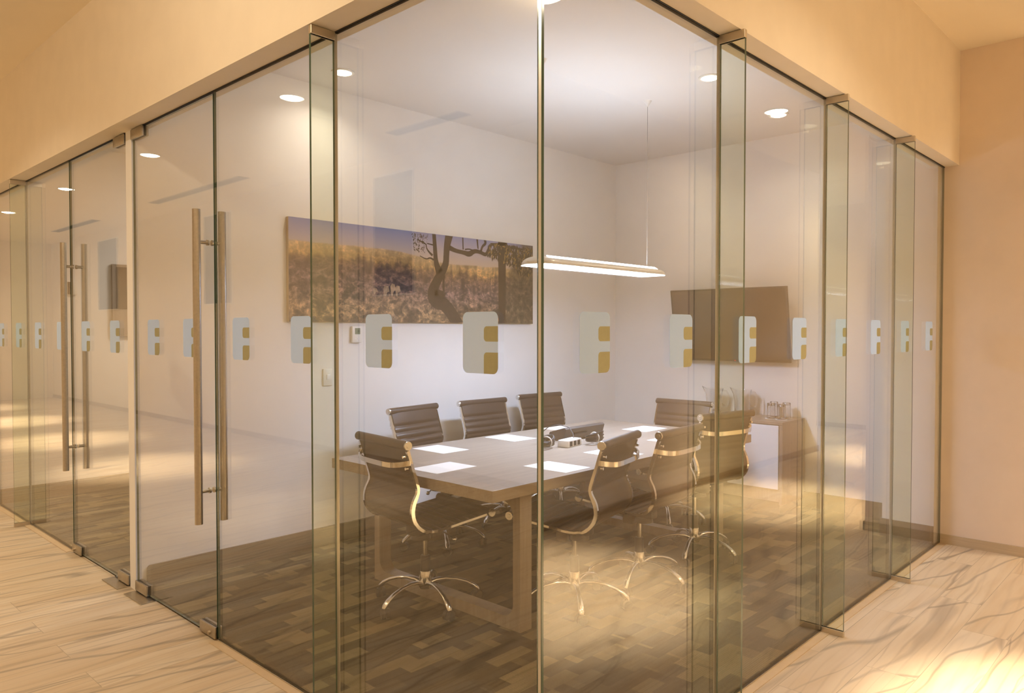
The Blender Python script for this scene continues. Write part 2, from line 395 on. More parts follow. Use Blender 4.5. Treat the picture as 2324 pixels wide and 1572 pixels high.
def struct(name, mb, mats, label=None, smooth=None):
    o = mb.build(name, mats, smooth=smooth); o['kind'] = 'structure'
    if label: o['label'] = label
    return o

def rounded(poly, seg=6):
    """poly: list of (u, v, r); returns outline with rounded corners"""
    out = []; n = len(poly)
    for i in range(n):
        u, v, r = poly[i]
        if r <= 0: out.append((u, v)); continue
        p = Vector((u, v)); a = (Vector(poly[i - 1][:2]) - p).normalized(); b = (Vector(poly[(i + 1) % n][:2]) - p).normalized()
        p0 = p + a * r; p1 = p + b * r; c = p + (a + b) * r
        for k in range(seg + 1):
            t = k / seg * PI / 2
            q = c + (p0 - c) * math.cos(t) + (p1 - c) * math.sin(t)
            out.append((q.x, q.y))
    return out

# ------------------------------------------------------------------ the setting
XW = -1.87; YS = -0.78; XF = 11.9; YN = 19.0
struct('floor', MB().box(XW - 0.2, XF + 0.2, -4.2, YN + 0.2, -0.1, 0.0), M['hall_floor'], 'pale veined plank tile floor of the hall')
struct('floor_room', MB().box(XL + T, XB, YR + T, YP, 0.0, 0.006), M['carpet'], 'brown patchwork carpet of the glass meeting room')
struct('floor_next', MB().box(XL + T, XB, YP + 0.09, 7.62, 0.0, 0.006), M['carpet'], 'brown patchwork carpet of the second room')
struct('ceiling', MB().box(XW - 0.2, XF + 0.2, -4.2, YN + 0.2, ZH, ZH + 0.1), M['hall_ceiling'], 'cream ceiling of the hall')
struct('ceiling_room', MB().box(XL + 0.02, XB + 0.05, YR + 0.02, 7.62, ZC, ZC + 0.06), M['room_ceiling'], 'white ceiling of the meeting rooms')
# headers above the glass
struct('wall_header_left', MB().box(XL - 0.11, XL + 0.06, YR - 0.09, 7.72, ZT, ZH), M['hall_paint'], 'cream bulkhead above the glass doors')
struct('wall_header_right', MB().box(XL + 0.06, XE, YR - 0.09, YR + 0.06, ZT, ZH), M['hall_paint'], 'cream bulkhead above the long glass wall')
# solid walls
struct('wall_right', MB().box(XE, XF, 0.93, YR + 0.005, 0, ZH), M['tan_paint'], 'tan plastered end wall at the right')
struct('wall_back', MB().box(XB, XB + 0.12, YR, 7.7, 0, ZH), M['room_paint'], 'white back wall of the meeting room')
struct('wall_pilaster', MB().box(5.815, XB, YR + T + 0.004, 1.79, 0, ZC), M['room_paint'], 'white pilaster beside the end of the glass wall')
struct('wall_partition', MB().box(XL - 0.004, XB, YP, YP + 0.088, 0, ZT).box(XL + 0.06, XB, YP, YP + 0.088, ZT, ZC), M['room_paint'], 'white partition wall that carries the canyon picture')
struct('wall_next', MB().box(XL, XB, 7.62, 7.72, 0, ZC), M['room_paint'], 'white far wall of the second room')
struct('wall_far_left', MB().box(XL, XL + 0.12, 7.72, YN, 0, ZH), M['hall_paint'])
struct('wall_opposite', MB().box(XW - 0.15, XW, -0.9, YN, 0, ZH), M['hall_paint'])
struct('wall_end', MB().box(XW - 0.15, XL + 0.12, YN, YN + 0.15, 0, ZH), M['hall_paint'])
struct('wall_near', MB().box(XW, 9.4, YS - 0.12, YS, 0, ZH), M['hall_paint'])
struct('wall_far_right', MB().box(XF, XF + 0.15, -4.2, 0.93, 0, ZH), M['hall_paint'])
struct('wall_recess', MB().box(9.4, XF, -4.2, -4.05, 0, ZH).box(9.25, 9.4, -4.2, YS - 0.12, 0, ZH), M['hall_paint'])
# baseboards
BT = 0.013
struct('baseboard_left', MB().prism(rounded([(XL + 0.055, 0.006, 0), (XB, 0.006, 0), (XB, 0.133, 0), (XL + 0.055, 0.133, 0.022)]), lambda u, v, t: (u, t, v), YP - BT, YP), M['base_wood'])
struct('baseboard_back', MB().box(XB - BT, XB, 1.79, YP, 0.006, 0.133), M['base_wood'])
struct('baseboard_pilaster', MB().box(5.815 - BT, 5.815, YR + T + 0.004, 1.803, 0.006, 0.133).box(5.815, XB, 1.79, 1.803, 0.006, 0.133), M['base_wood'])
struct('baseboard_next', MB().box(XL + T, XB, 7.62 - BT, 7.62, 0.006, 0.133), M['base_wood'])
struct('baseboard_right', MB().box(XE - 0.012, XE, 0.918, YR - 0.002, 0, 0.066).box(XE - 0.012, XF, 0.918, 0.93, 0, 0.066), M['base_tile'])
struct('baseboard_opposite', MB().box(XW, XW + 0.012, YS, YN, 0, 0.07), M['base_tile'])
struct('baseboard_near', MB().box(XW, 9.4, YS, YS + 0.012, 0, 0.07), M['base_tile'])
struct('baseboard_far', MB().box(XF - 0.012, XF, -4.05, 0.918, 0, 0.07), M['base_tile'])
# strip of tile that borders the glass and the slim glazing channels
struct('trim_1', MB().box(XL - 0.042, XL - 0.002, YR - 0.042, 3.515, 0, 0.0025).box(XL - 0.042, XL - 0.002, 5.66, 7.72, 0, 0.0025), M['trim_tile'])
struct('trim_2', MB().box(XL - 0.002, XE - 0.012, YR - 0.042, YR - 0.002, 0, 0.0025), M['trim_tile'])
struct('trim_3', MB().box(XL - 0.002, XL + T + 0.004, YR, 3.505, 0, 0.006).box(XL - 0.002, XL + T + 0.004, 5.64, 7.62, 0, 0.006), M['alu'])
struct('trim_4', MB().box(XL, XE, YR - 0.002, YR + T + 0.004, 0, 0.006), M['alu'])
struct('trim_5', MB().box(XL - 0.003, XL + T + 0.003, YR, 7.62, ZT - 0.004, ZT + 0.001), M['steel_dark'])
struct('trim_6', MB().box(XL, XE, YR - 0.003, YR + T + 0.003, ZT - 0.004, ZT + 0.001), M['steel_dark'])

# ------------------------------------------------------------------ glass panes with their logo stickers
def pane_mesh(a0, a1, side, z0=0.006, z1=ZT - 0.004):
    mb = MB()
    if side == 'L': mb.box(XL, XL + T, a0, a1, z0, z1)
    else: mb.box(a0, a1, YR, YR + T, z0, z1)
    mb.bm.normal_update()
    big = 0 if side == 'L' else 1
    for f in mb.bm.faces: f.material_index = 0 if abs(f.normal[big]) > 0.9 else 1
    return mb

DW, DH, DZ = 0.157, 0.193, 1.3645
r_ = 0.021; k_ = 0.012
ux = 0.61 * DW
WHITE = rounded([(0, 0, r_), (ux, 0, 0), (ux, .345 * DH, k_), (DW, .345 * DH, 0), (DW, .52 * DH, 0), (ux, .52 * DH, k_), (ux, .765 * DH, k_), (DW, .765 * DH, 0), (DW, DH, r_), (0, DH, r_)])
GOLD1 = rounded([(ux, .52 * DH, k_), (DW, .52 * DH, 0), (DW, .765 * DH, 0), (ux, .765 * DH, k_)])
GOLD2 = rounded([(ux, 0, 0), (DW, 0, r_), (DW, .345 * DH, 0), (ux, .345 * DH, k_)])
def sticker(parent, c, side):
    if side == 'L': fn = lambda u, v, t: (XL - t, c + DW / 2 - u, DZ + v)
    else: fn = lambda u, v, t: (c - DW / 2 + u, YR - t, DZ + v)
    s = MB().prism(WHITE, fn, 0.0006, 0.0012).build('logo_sticker', M['frost'], parent)
    s['label'] = 'frosted silver logo sticker with two gold notches'
    g = MB().prism(GOLD1, fn, 0.0006, 0.0012).prism(GOLD2, fn, 0.0006, 0.0012).build('gold_notches', M['sticker_gold'], s)
    g['label'] = 'olive gold squares of the logo'

def fixed_pane(name, a0, a1, side, stickers):
    o = pane_mesh(a0 + 0.0015, a1 - 0.0015, side).build(name, [M['glass'], M['glass_edge']])
    o['kind'] = 'structure'
    for c in stickers: sticker(o, c, side)
    return o
YJ = [YR + 0.004, 2.489, 3.508]
fixed_pane('window_1', YJ[0] + T, YJ[1], 'L', (1.690, 2.215))['label'] = 'clear fixed glass pane left of the glass corner'
fixed_pane('window_2', YJ[1], YJ[2], 'L', (2.740, 3.253))['label'] = 'clear fixed glass pane beside the nearer glass door'
fixed_pane('window_3', 5.645, 6.672, 'L', (5.87, 6.40))
fixed_pane('window_4', 6.672, 7.62, 'L', (6.92, 7.44))
XJ = [XL + 0.001, 2.6886, 3.7625, 4.8362, XE]
RST = [(1.895, 2.411), (2.937, 3.463), (3.99, 4.517), (5.056, 5.58)]
for i in range(4):
    fixed_pane(f'window_{5 + i}', XJ[i], XJ[i + 1], 'R', RST[i])['label'] = ['clear glass pane right of the glass corner', 'second glass pane right of the corner', 'third glass pane right of the corner', 'last glass pane beside the tan wall'][i]
# silicone joints between panes
struct('trim_7', MB().box(XL - 0.0035, XL - 0.0006, YR - 0.001, YR + 0.010, 0.006, ZT - 0.004), M['corner_strip'])
struct('trim_13', MB().box(XL - 0.0035, XL + 0.0055, YR - 0.0035, YR - 0.001, 0.006, ZT - 0.004), M['glass_edge'])
for n_, y in ((8, 2.489), (9, 6.672)):
    struct(f'trim_{n_}', MB().box(XL - 0.001, XL + T, y - 0.0016, y + 0.0016, 0.006, ZT - 0.004), M['joint'])
for n_, x in ((10, XJ[1]), (11, XJ[2]), (12, XJ[3])):
    struct(f'trim_{n_}', MB().box(x - 0.0016, x + 0.0016, YR - 0.001, YR + T, 0.006, ZT - 0.004), M['joint'])

# stiffening fins standing proud of the glass wall
def fin(side, a, label):
    t = 0.006; d0, d1 = 0.004, 0.106
    root = empty('glass_fin', (XL, a, 0) if side == 'L' else (a, YR, 0))
    def bx(p0, p1, h, z0, z1, bev=0):
        m = MB()
        if side == 'L': m.box(-p1, -p0, -h, h, z0, z1, bev)
        else: m.box(-h, h, -p1, -p0, z0, z1, bev)
        return m
    g = bx(d0, d1, t, 0.028, ZT - 0.034); g.bm.normal_update(); big = 1 if side == 'L' else 0
    for f in g.bm.faces: f.material_index = 0 if abs(f.normal[big]) > 0.9 else 1
    g.build('pane', [M['fin_glass'], M['glass_edge']], root)
    bx(d0 - 0.002, d1 + 0.001, t + 0.004, ZT - 0.034, ZT - 0.002, 0.0012).build('shoe', M['alu'], root)
    bx(d0 - 0.002, d1 + 0.001, t + 0.004, 0.0, 0.028, 0.0012).build('shoe', M['alu'], root)
    tag(root, label, 'glass fin', 'upright glass fins bracing the glass wall')
fin('L', 2.489, 'tall greenish glass fin left of the glass corner, in front of the picture')
fin('L', 6.672, 'tall glass fin at the left edge of the photo, past the far glass door')
fin('R', XJ[1], 'tall greenish glass fin first to the right of the glass corner')
fin('R', XJ[2], 'tall glass fin in the middle of the three right of the corner')
fin('R', XJ[3], 'tall glass fin nearest the tan end wall')

# ------------------------------------------------------------------ glass doors
def door(name, yh, yf, sgn, stickers, label):
    """yh hinge side, yf free edge"""
    root = empty(name, (0, 0, 0)); root['kind'] = 'structure'; root['label'] = label
    y0, y1 = min(yh, yf), max(yh, yf)
    p = pane_mesh(y0, y1, 'L', 0.014, ZT - 0.012).build('pane', [M['glass'], M['glass_edge']], root)
    for c in stickers: sticker(p, c, 'L')
    s = 1 if yf > yh else -1
    def patch(nm, ya, yb, z0, z1):
        ya, yb = min(ya, yb), max(ya, yb)
        o = MB().box(XL - 0.014, XL - 0.001, ya, yb, z0, z1, 0.003).box(XL + T + 0.001, XL + T + 0.014, ya, yb, z0, z1, 0.003).build(nm, M['steel'], root, 30)
        MB().box(XL - 0.001, XL + T + 0.001, ya + 0.003, yb - 0.003, z0 + 0.002, z1 - 0.002).build('gasket', M['steel_dark'], o)
        return o
    patch('top_hinge', yh, yh + s * 0.165, ZT - 0.062, ZT - 0.006)
    patch('bottom_hinge', yh, yh + s * 0.165, 0.010, 0.066)
    lk = patch('lock_patch', yf, yf - s * 0.165, 0.008, 0.064)
    MB().cyl((XL - 0.0135, yf - s * 0.05, 0.03), (XL - 0.024, yf - s * 0.05, 0.03), 0.009).build('lock_cylinder', M['alu'], lk, 40)
    yb = yf + (-s) * 0.052 if s > 0 else yf + 0.055
    yb = yf - s * 0.055
    h = MB()
    h.cyl((XL - 0.060, yb, 0.566), (XL - 0.060, yb, 2.078), 0.0185, seg=28)
    ho = h.build('pull_handle', M['steel'], root, 40)
    hi = MB().cyl((XL + T + 0.054, yb, 0.566), (XL + T + 0.054, yb, 2.078), 0.0185, seg=28).build('pull_handle', M['steel'], root, 40)
    for z in (0.722, 1.922):
        MB().cyl((XL, yb, z), (XL - 0.045, yb, z), 0.009).cyl((XL - 0.0005, yb, z), (XL - 0.010, yb, z), 0.0135).build('standoff', M['steel'], ho, 40)
        MB().cyl((XL + T, yb, z), (XL + T + 0.04, yb, z), 0.009).cyl((XL + T + 0.0005, yb, z), (XL + T + 0.010, yb, z), 0.0135).build('standoff', M['steel'], hi, 40)
    return root
door('door_1', 4.520, 3.516, -1, (3.79, 4.25), 'frameless glass door of the meeting room with long bar handles')
door('door_2', 4.628, 5.632, 1, (4.832, 5.35), 'frameless glass door of the second room, further left')

for yc, lab in ((4.395, 'steel floor plate under the hinge of the nearer glass door'), (4.752, 'steel floor plate under the hinge of the far glass door')):
    o = MB().box(XL - 0.075, XL + 0.075, yc - 0.125, yc + 0.125, 0.0, 0.0055, 0.001).build('floor_hinge_plate', M['steel'], None)
    tag(o, lab, 'floor plate', 'hinge cover plates set in the floor')
    MB().cyl((XL + 0.006, yc, 0.0052), (XL + 0.006, yc, 0.0095), 0.014).build('pivot', M['chrome_satin'], o, 40)

# ------------------------------------------------------------------ conference table
table = empty('conference_table', (2.47, 2.462, 0))
LX, LY = 2.64, 1.33
MB().box(0, LX, 0, LY, 0.693, 0.75, 0.0012).build('tabletop', M['oak'], table)
def ring_leg(x0):
    o = [(0.038, 0.006), (LY - 0.10, 0.006), (LY - 0.10, 0.693), (0.038, 0.693)]
    inn = rounded([(0.086, 0.066, 0.07), (LY - 0.148, 0.066, 0.07), (LY - 0.148, 0.645, 0.07), (0.086, 0.645, 0.07)], 8)
    m = MB(); bm = m.bm
    n = len(inn)
    # outer ring sampled to match the inner ring
    def outer(u, v):
        c0, c1, d0, d1 = 0.038, LY - 0.10, 0.006, 0.693
        cu, cv = (c0 + c1) / 2, (d0 + d1) / 2
        du, dv = (u - cu), (v - cv)
        s = min((c1 - cu) / abs(du) if du else 9e9, (d1 - cv) / abs(dv) if dv else 9e9)
        return cu + du * s, cv + dv * s
    outp = [outer(*p) for p in inn]
    for c in ((0.038, 0.006), (LY - 0.10, 0.006), (LY - 0.10, 0.693), (0.038, 0.693)):
        j = min(range(n), key=lambda i: (outp[i][0] - c[0]) ** 2 + (outp[i][1] - c[1]) ** 2); outp[j] = c
    R = []
    for x in (x0, x0 + 0.085):
        R.append(([bm.verts.new((x, u, v)) for u, v in inn], [bm.verts.new((x, u, v)) for u, v in outp]))
    for i in range(n):
        j = (i + 1) % n
        bm.faces.new((R[0][0][i], R[0][0][j], R[0][1][j], R[0][1][i])); bm.faces.new((R[1][0][j], R[1][0][i], R[1][1][i], R[1][1][j]))
        bm.faces.new((R[0][0][j], R[0][0][i], R[1][0][i], R[1][0][j])); bm.faces.new((R[0][1][i], R[0][1][j], R[1][1][j], R[1][1][i]))
    return m
ring_leg(0.230).build('frame_leg', M['oak_up'], table, 35)
ring_leg(2.215).build('frame_leg', M['oak_up'], table, 35)
MB().box(0.315, 2.215, LY / 2 - 0.03, LY / 2 + 0.03, 0.60, 0.693, 0.002).build('crossbeam', M['steel_dark'], table)
tag(table, 'long grey oak conference table with slab frame legs in the glass room', 'table')

# ------------------------------------------------------------------ chairs
PROF = [(-.262, .918), (-.246, .87), (-.228, .81), (-.208, .75), (-.193, .70), (-.190, .685), (-.205, .655), (-.222, .62), (-.228, .575), (-.216, .535), (-.190, .502), (-.155, .479), (-.11, .467), (-.06, .468), (0.0, .476), (.06, .483), (.13, .491), (.20, .499), (.265, .507)]
def resample(P, n):
    L = [0]
    for a, b in zip(P, P[1:]): L.append(L[-1] + math.dist(a, b))
    out = []
    for i in range(n):
        t = L[-1] * i / (n - 1); k = 0
        while k < len(L) - 2 and L[k + 1] < t: k += 1
        f = (t - L[k]) / (L[k + 1] - L[k]); a, b = P[k], P[k + 1]
        out.append((a[0] + (b[0] - a[0]) * f, a[1] + (b[1] - a[1]) * f))
    return out, L[-1]
def smooth2(P, it=2):
    for _ in range(it):
        P = [P[0]] + [((P[i - 1][0] + 2 * P[i][0] + P[i + 1][0]) / 4, (P[i - 1][1] + 2 * P[i][1] + P[i + 1][1]) / 4) for i in range(1, len(P) - 1)] + [P[-1]]
    return P
def normals2(P):
    out = []
    for i in range(len(P)):
        a = P[max(i - 1, 0)]; b = P[min(i + 1, len(P) - 1)]
        t = Vector((b[0] - a[0], b[1] - a[1])).normalized()
        out.append((-t.y, t.x) if False else (-t[1] * -1, t[0] * -1) if False else (-t.y, t.x))
    return out

def make_chair(base_deg=0):
    root = empty('conference_chair')
    W = 0.232          # half width of the sling
    # sling: ribbed front, plainer back
    P, LT = resample(PROF, 150); P = smooth2(P, 4); Nn = normals2(P)   # normal points to the sitter
    bm = MB(); rings = []
    seams = [0.105, 0.150, 0.195, 0.240, 0.285, 0.330, 0.375, 0.420, 0.465, 0.51, 0.555, 0.60, 0.645, 0.69, 0.735, 0.78, 0.825]
    for i, (s_, z_) in enumerate(P):
        d = LT * i / (len(P) - 1)
        ns = min(abs(d - q) for q in seams)
        pad = 0.011 * (1 - math.exp(-(ns / 0.010) ** 1.4))
        if d < 0.09: pad = 0.012
        nx, nz = Nn[i]
        f = 0.003 + pad; b = 0.005 + 0.25 * pad
        row = []
        for k in range(9):
            u = -1 + 2 * k / 8
            e = 1 - 0.55 * abs(u) ** 8
            row.append(bm.bm.verts.new((u * W, s_ + nx * f * e, z_ + nz * f * e)))
        for k in range(9):
            u = 1 - 2 * k / 8
            row.append(bm.bm.verts.new((u * W, s_ - nx * b, z_ - nz * b)))
        rings.append(row)
    bm.skin(rings)
    # rolled ends at the top of the back and the front of the seat
    for (s_, z_) in (P[0], P[-1]):
        bm.tube([(-W - 0.018, s_ - 0.003, z_ + 0.004), (-W - 0.010, s_ - 0.003, z_ + 0.004), (W + 0.010, s_ - 0.003, z_ + 0.004), (W + 0.018, s_ - 0.003, z_ + 0.004)], 0.0235, 18, up=(0, 0, 1))
    sl = bm.build('sling', M['leather'], root, 55)
    for (s_, z_) in (P[0], P[-1]):
        for sx in (-1, 1):
            x = sx * (W + 0.018)
            m = MB(); m.cyl((x, s_ - 0.003, z_ + 0.004), (x + sx * 0.006, s_ - 0.003, z_ + 0.004), 0.0235, 0.0215, 24)
            m.cyl((x + sx * 0.006, s_ - 0.003, z_ + 0.004), (x + sx * 0.008, s_ - 0.003, z_ + 0.004), 0.011, 0.010, 20)
            c = m.build('end_cap', M['chrome_satin'], root, 40)
    # side rails: chrome ribbons that follow the sling, broad behind the lumbar bend
    Q, _ = resample(PROF, 44); Q = smooth2(Q, 1); Nq = normals2(Q)
    for sx in (-1, 1):
        pts = []; thick = []; nn = []; half = []
        for i, (s_, z_) in enumerate(Q[1:-1]):
            nx, nz = Nq[i + 1]
            t = i / (len(Q) - 3)
            w = 0.008
            if s_ < -0.19 and z_ < 0.685: w = 0.007 + 0.003 * min(1, (0.685 - z_) / 0.05) * min(1, max(0, (z_ - 0.50) / 0.04))
            back = 0.006 + w * 0.5 if s_ < -0.15 else 0.004
            pts.append((sx * (W + 0.007), s_ - nx * (back - 0.004), z_ - nz * (back - 0.004))); thick.append(w if s_ < -0.17 else 0.006); nn.append((0, nx, nz)); half.append(0.0085 if s_ < -0.15 else 0.006)
        MB().strip(pts, half, thick, nn, (1, 0, 0)).build('side_rail', M['chrome'], root, 50)
    # curved bar across the back
    zb = 0.835; sb = -0.247
    pts = []
    for i in range(25):
        t = -1 + 2 * i / 24
        x = t * (W + 0.016)
        bow = 0.058 * (1 - abs(t) ** 5) + 0.004
        pts.append((x, sb - bow, zb - 0.018 * (1 - abs(t) ** 4)))
    nn = [(0, 0, 1)] * 25
    b = MB(); rings = []
    for p in pts:
        p = Vector(p)
        rings.append([b.bm.verts.new(p + Vector((0, dy, dz))) for dy, dz in ((-.005, -.013), (.004, -.013), (.004, .013), (-.005, .013))])
    b.skin(rings)
    bar = b.build('back_bar', M['chrome'], root, 50)
    for sx in (-1, 1):
        for dz in (-0.030, 0.030):
            MB().cyl((sx * (W - 0.006), sb - 0.010 + (-.018 if dz > 0 else .012) * 0.5, zb + dz), (sx * (W - 0.006), sb - 0.024 + (-.018 if dz > 0 else .012) * 0.5, zb + dz), 0.0085, 0.007, 14).build('screw', M['chrome'], bar, 40)
    # mechanism under the seat
    MB().box(-0.035, 0.035, -0.105, 0.13, 0.395, 0.462, 0.012).box(-W + 0.02, W - 0.02, -0.10, -0.065, 0.445, 0.463, 0.004).box(-W + 0.02, W - 0.02, 0.09, 0.125, 0.458, 0.478, 0.004).cyl((0.0, -0.03, 0.37), (0, -0.03, 0.40), 0.055, 0.05).box(-0.03, 0.03, 0.03, 0.10, 0.345, 0.40, 0.01).build('tilt_mechanism', M['dark_plastic'], root, 40)
    lv = MB().tube([(0.035, 0.02, 0.43), (0.12, 0.035, 0.42), (0.20, 0.05, 0.395)], 0.0045, 10).build('tilt_lever', M['black_plastic'], root, 40)
    m = MB(); m.lathe([(0.001, -0.013), (0.008, -0.0105), (0.0125, -0.004), (0.0125, 0.004), (0.008, 0.0105), (0.001, 0.013)], 18, (0.205, 0.05, 0.394)); m.build('lever_knob', M['chrome'], lv, 60)
    # gas column and star base
    MB().lathe([(0.014, 0.20), (0.014, 0.37)], 20).build('piston', M['chrome_satin'], root, 40)
    MB().lathe([(0.027, 0.10), (0.027, 0.20), (0.026, 0.27), (0.022, 0.275)], 24).build('gas_column', M['black_plastic'], root, 40)
    hub = MB(); hub.lathe([(0.030, 0.095), (0.036, 0.11), (0.034, 0.15), (0.031, 0.185), (0.029, 0.19)], 30, cap0=True, cap1=False)
    hub.build('hub', M['chrome_satin'], root, 40)
    for k in range(5):
        a = math.radians(base_deg + 72 * k); ca, sa = math.cos(a), math.sin(a)
        prof = [(0.022, 0.122), (0.06, 0.136), (0.11, 0.140), (0.17, 0.132), (0.225, 0.114), (0.262, 0.093), (0.285, 0.072), (0.292, 0.060)]
        pts = [(r * ca, r * sa, z) for r, z in prof]
        g = MB(); rad = [0.019, 0.0155, 0.0125, 0.0115, 0.0125, 0.0150, 0.0165, 0.0135]
        rings = []
        V = [Vector(p) for p in pts]
        side = Vector((-sa, ca, 0))
        for i, p in enumerate(V):
            t = (V[min(i + 1, len(V) - 1)] - V[max(i - 1, 0)]).normalized(); up = side.cross(t) * -1
            rings.append(g.ring(p, side, up, rad[i] * 1.0, rad[i] * 0.72, 14))
        g.skin(rings)
        leg = g.build('leg', M['chrome_satin'], root, 60)
        cst = MB()
        cx, cy = 0.282 * ca, 0.282 * sa
        ang = a + 0.9 * ((k * 37) % 5 - 2) / 2.0
        wx, wy = math.cos(ang), math.sin(ang)
        for o_ in (-0.013, 0.013):
            cst.cyl((cx + wx * (o_ - 0.009), cy + wy * (o_ - 0.009), 0.0325), (cx + wx * (o_ + 0.009), cy + wy * (o_ + 0.009), 0.0325), 0.0265, 0.0265, 20)
        cst.cyl((cx, cy, 0.035), (cx, cy, 0.068), 0.009, 0.009, 12)
        cst.build('caster', M['black_plastic'], leg, 40)
    return root

CH = [
    # hub x, hub y, facing (x, y), lift, base turn (deg, world), label
    (2.628, 3.135, (0.993, -0.117), 0.0, -33, 'brown chair at the near end of the table, its back toward the glass door side'),
    (3.176, 2.540, (-0.233, 0.972), 0.0, -72 + 10, 'brown chair seen from behind, nearest the glass corner on the right glass side'),
    (3.725, 2.490, (-0.060, 0.998), 0.0, -17, 'brown chair seen from behind, middle one along the right glass side'),
    (4.430, 2.530, (0.200, 0.980), 0.035, -18, 'brown chair seen from behind, tallest and last along the right glass side'),
    (3.446, 3.930, (0.151, -0.988), 0.012, 20, 'ribbed brown chair on the picture side, nearest the glass door'),
    (4.190, 4.030, (-0.030, -1.0), 0.0, 48, 'ribbed brown chair on the picture side, middle of the three'),
    (4.900, 4.070, (-0.113, -0.994), 0.0, 5, 'ribbed brown chair on the picture side, right behind the glass corner joint'),
    (5.050, 3.130, (-1.0, 0.0), -0.008, 0, 'ribbed brown chair at the far end of the table, facing it beneath the television'),
]
UPPER = ('sling', 'end_cap', 'side_rail', 'back_bar', 'tilt_mechanism', 'tilt_lever')
first = None
for i, (hx, hy, f, dz, bd, lab) in enumerate(CH):
    if first is None: o = first = make_chair()
    else: o = copy_tree(first)
    ang = math.atan2(f[1], f[0]) - PI / 2
    o.location = (hx, hy, 0.006); o.rotation_euler = (0, 0, ang)
    for ch in o.children:
        n0 = ch.name.split('.')[0]
        ch.location.z = dz if n0 in UPPER else (0.0 if n0 != 'piston' else dz * 0.6)
        if n0 == 'leg': ch.rotation_euler = (0, 0, math.radians(bd) - ang)
    tag(o, lab, 'chair', 'conference chairs around the table')

# ------------------------------------------------------------------ things on the table
ZTB = 0.7503
SH = [(3.158, 2.650, 0.02, 'white sheet of paper before the chair nearest the glass corner on the right glass side'),
      (3.743, 2.690, -0.02, 'white sheet of paper before the middle chair on the right glass side'),
      (4.455, 2.700, 0.03, 'white sheet of paper before the tallest chair on the right glass side'),
      (2.715, 3.083, PI / 2 + .03, 'white sheet of paper at the near end of the table'),
      (3.125, 3.576, 0.01, 'white sheet of paper at the near left corner, on the picture side'),
      (3.790, 3.600, -0.03, 'white sheet of paper before the middle chair on the picture side'),
      (4.420, 3.620, 0.02, 'white sheet of paper behind the conference phone'),
      (4.840, 3.190, PI / 2, 'white sheet of paper before the chair at the far end of the table')]
for x, y, r, lab in SH:
    o = MB().box(-0.108, 0.108, -0.1485, 0.1485, 0, 0.0008).build('paper_sheet', M['paper'], None, loc=(x, y, ZTB)); o.rotation_euler = (0, 0, r)
    tag(o, lab, 'paper', 'sheets of paper laid out on the table')

ph = empty('conference_phone', (4.12, 3.25, ZTB), 0.0)
m = MB(); m.prism([(-0.030, 0.0), (0.085, 0.0), (0.095, 0.045), (0.088, 0.055), (-0.040, 0.092), (-0.055, 0.082)], lambda u, v, t: (t, u, v), -0.215, 0.215); m.build('body', M['dark_plastic'], ph, 25)
MB().prism([(0.080, 0.0568), (-0.034, 0.0902), (-0.034, 0.0925), (0.080, 0.0590)], lambda u, v, t: (t, u, v), -0.20, 0.20).build('keypad_face', M['black_plastic'], ph)
MB().box(-0.12, 0.02, -0.0505, -0.044, 0.040, 0.050).build('label_slot', M['black_plastic'], ph)
tag(ph, 'dark wedge shaped conference phone in the middle of the table', 'phone')

ps = empty('power_strip', (3.79, 3.065, ZTB), math.radians(8))
MB().box(-0.088, 0.088, -0.035, 0.045, 0, 0.046, 0.007).build('body', M['white_plastic'], ps, 40)
for k in range(3):
    MB().box(-0.066 + k * 0.048, -0.032 + k * 0.048, -0.0362, -0.0345, 0.007, 0.038, 0.0005).build('socket', M['black_plastic'], ps)
tag(ps, 'white power strip with dark sockets beside the conference phone', 'power strip')

def coil(loc, rot, n, a, b, lab, seed):
    rnd = random.Random(seed); pts = []
    N_ = n * 26
    for i in range(N_):
        t = 2 * PI * i / 26; q = i / N_
        w = 1 + 0.12 * math.sin(t * 0.37 + seed)
        # twisted bundle: narrow waist in the middle
        x = a * math.cos(t) * w; y = b * math.sin(t) * (0.45 + 0.55 * abs(math.cos(t)))
        z = 0.012 + 0.045 * q + 0.018 * math.sin(t + seed) * q + 0.010 * abs(math.cos(t))
        pts.append((x, y, z))
    o = MB().tube(pts, 0.0055, 8).build('cable_bundle', M['cable'], None, 60, loc=loc); o.rotation_euler = (0, 0, rot)
    MB().tube([(0.012 * math.cos(t), 0.040 * math.cos(t) , 0.040 + 0.034 * math.sin(t)) for t in [2 * PI * k / 16 for k in range(16)]], 0.004, 8, closed=True).build('tie', M['white_plastic'], o, 60)
    tag(o, lab, 'cable', 'coiled cables beside the conference phone')
coil((3.610, 3.110, ZTB), 0.25, 7, 0.062, 0.046, 'black coiled cable left of the white power strip', 1)
coil((3.982, 3.015, ZTB), 0.15, 8, 0.080, 0.050, 'black coiled cable right of the white power strip', 3)
o = MB().tube([(3.735, 3.262, 0.8095), (3.745, 3.262, 0.830), (3.78, 3.24, 0.862), (3.83, 3.19, 0.875), (3.858, 3.13, 0.858), (3.850, 3.09, 0.82), (3.835, 3.075, 0.8005)], 0.003, 8).build('phone_cord', M['cable'], None, 60)
tag(o, 'thin dark cord looping up in front of the conference phone', 'cord')
jb = empty('junction_box', (3.735, 3.255, ZTB), 0.5)
m = MB().box(-0.045, 0.045, -0.03, 0.03, 0, 0.055, 0.006); m.build('body', M['dark_plastic'], jb, 40)
MB().box(-0.03, 0.03, -0.0315, -0.0295, 0.015, 0.04).build('front_plate', M['white_plastic'], jb)
tag(jb, 'small dark cable box at the left end of the conference phone', 'cable box')

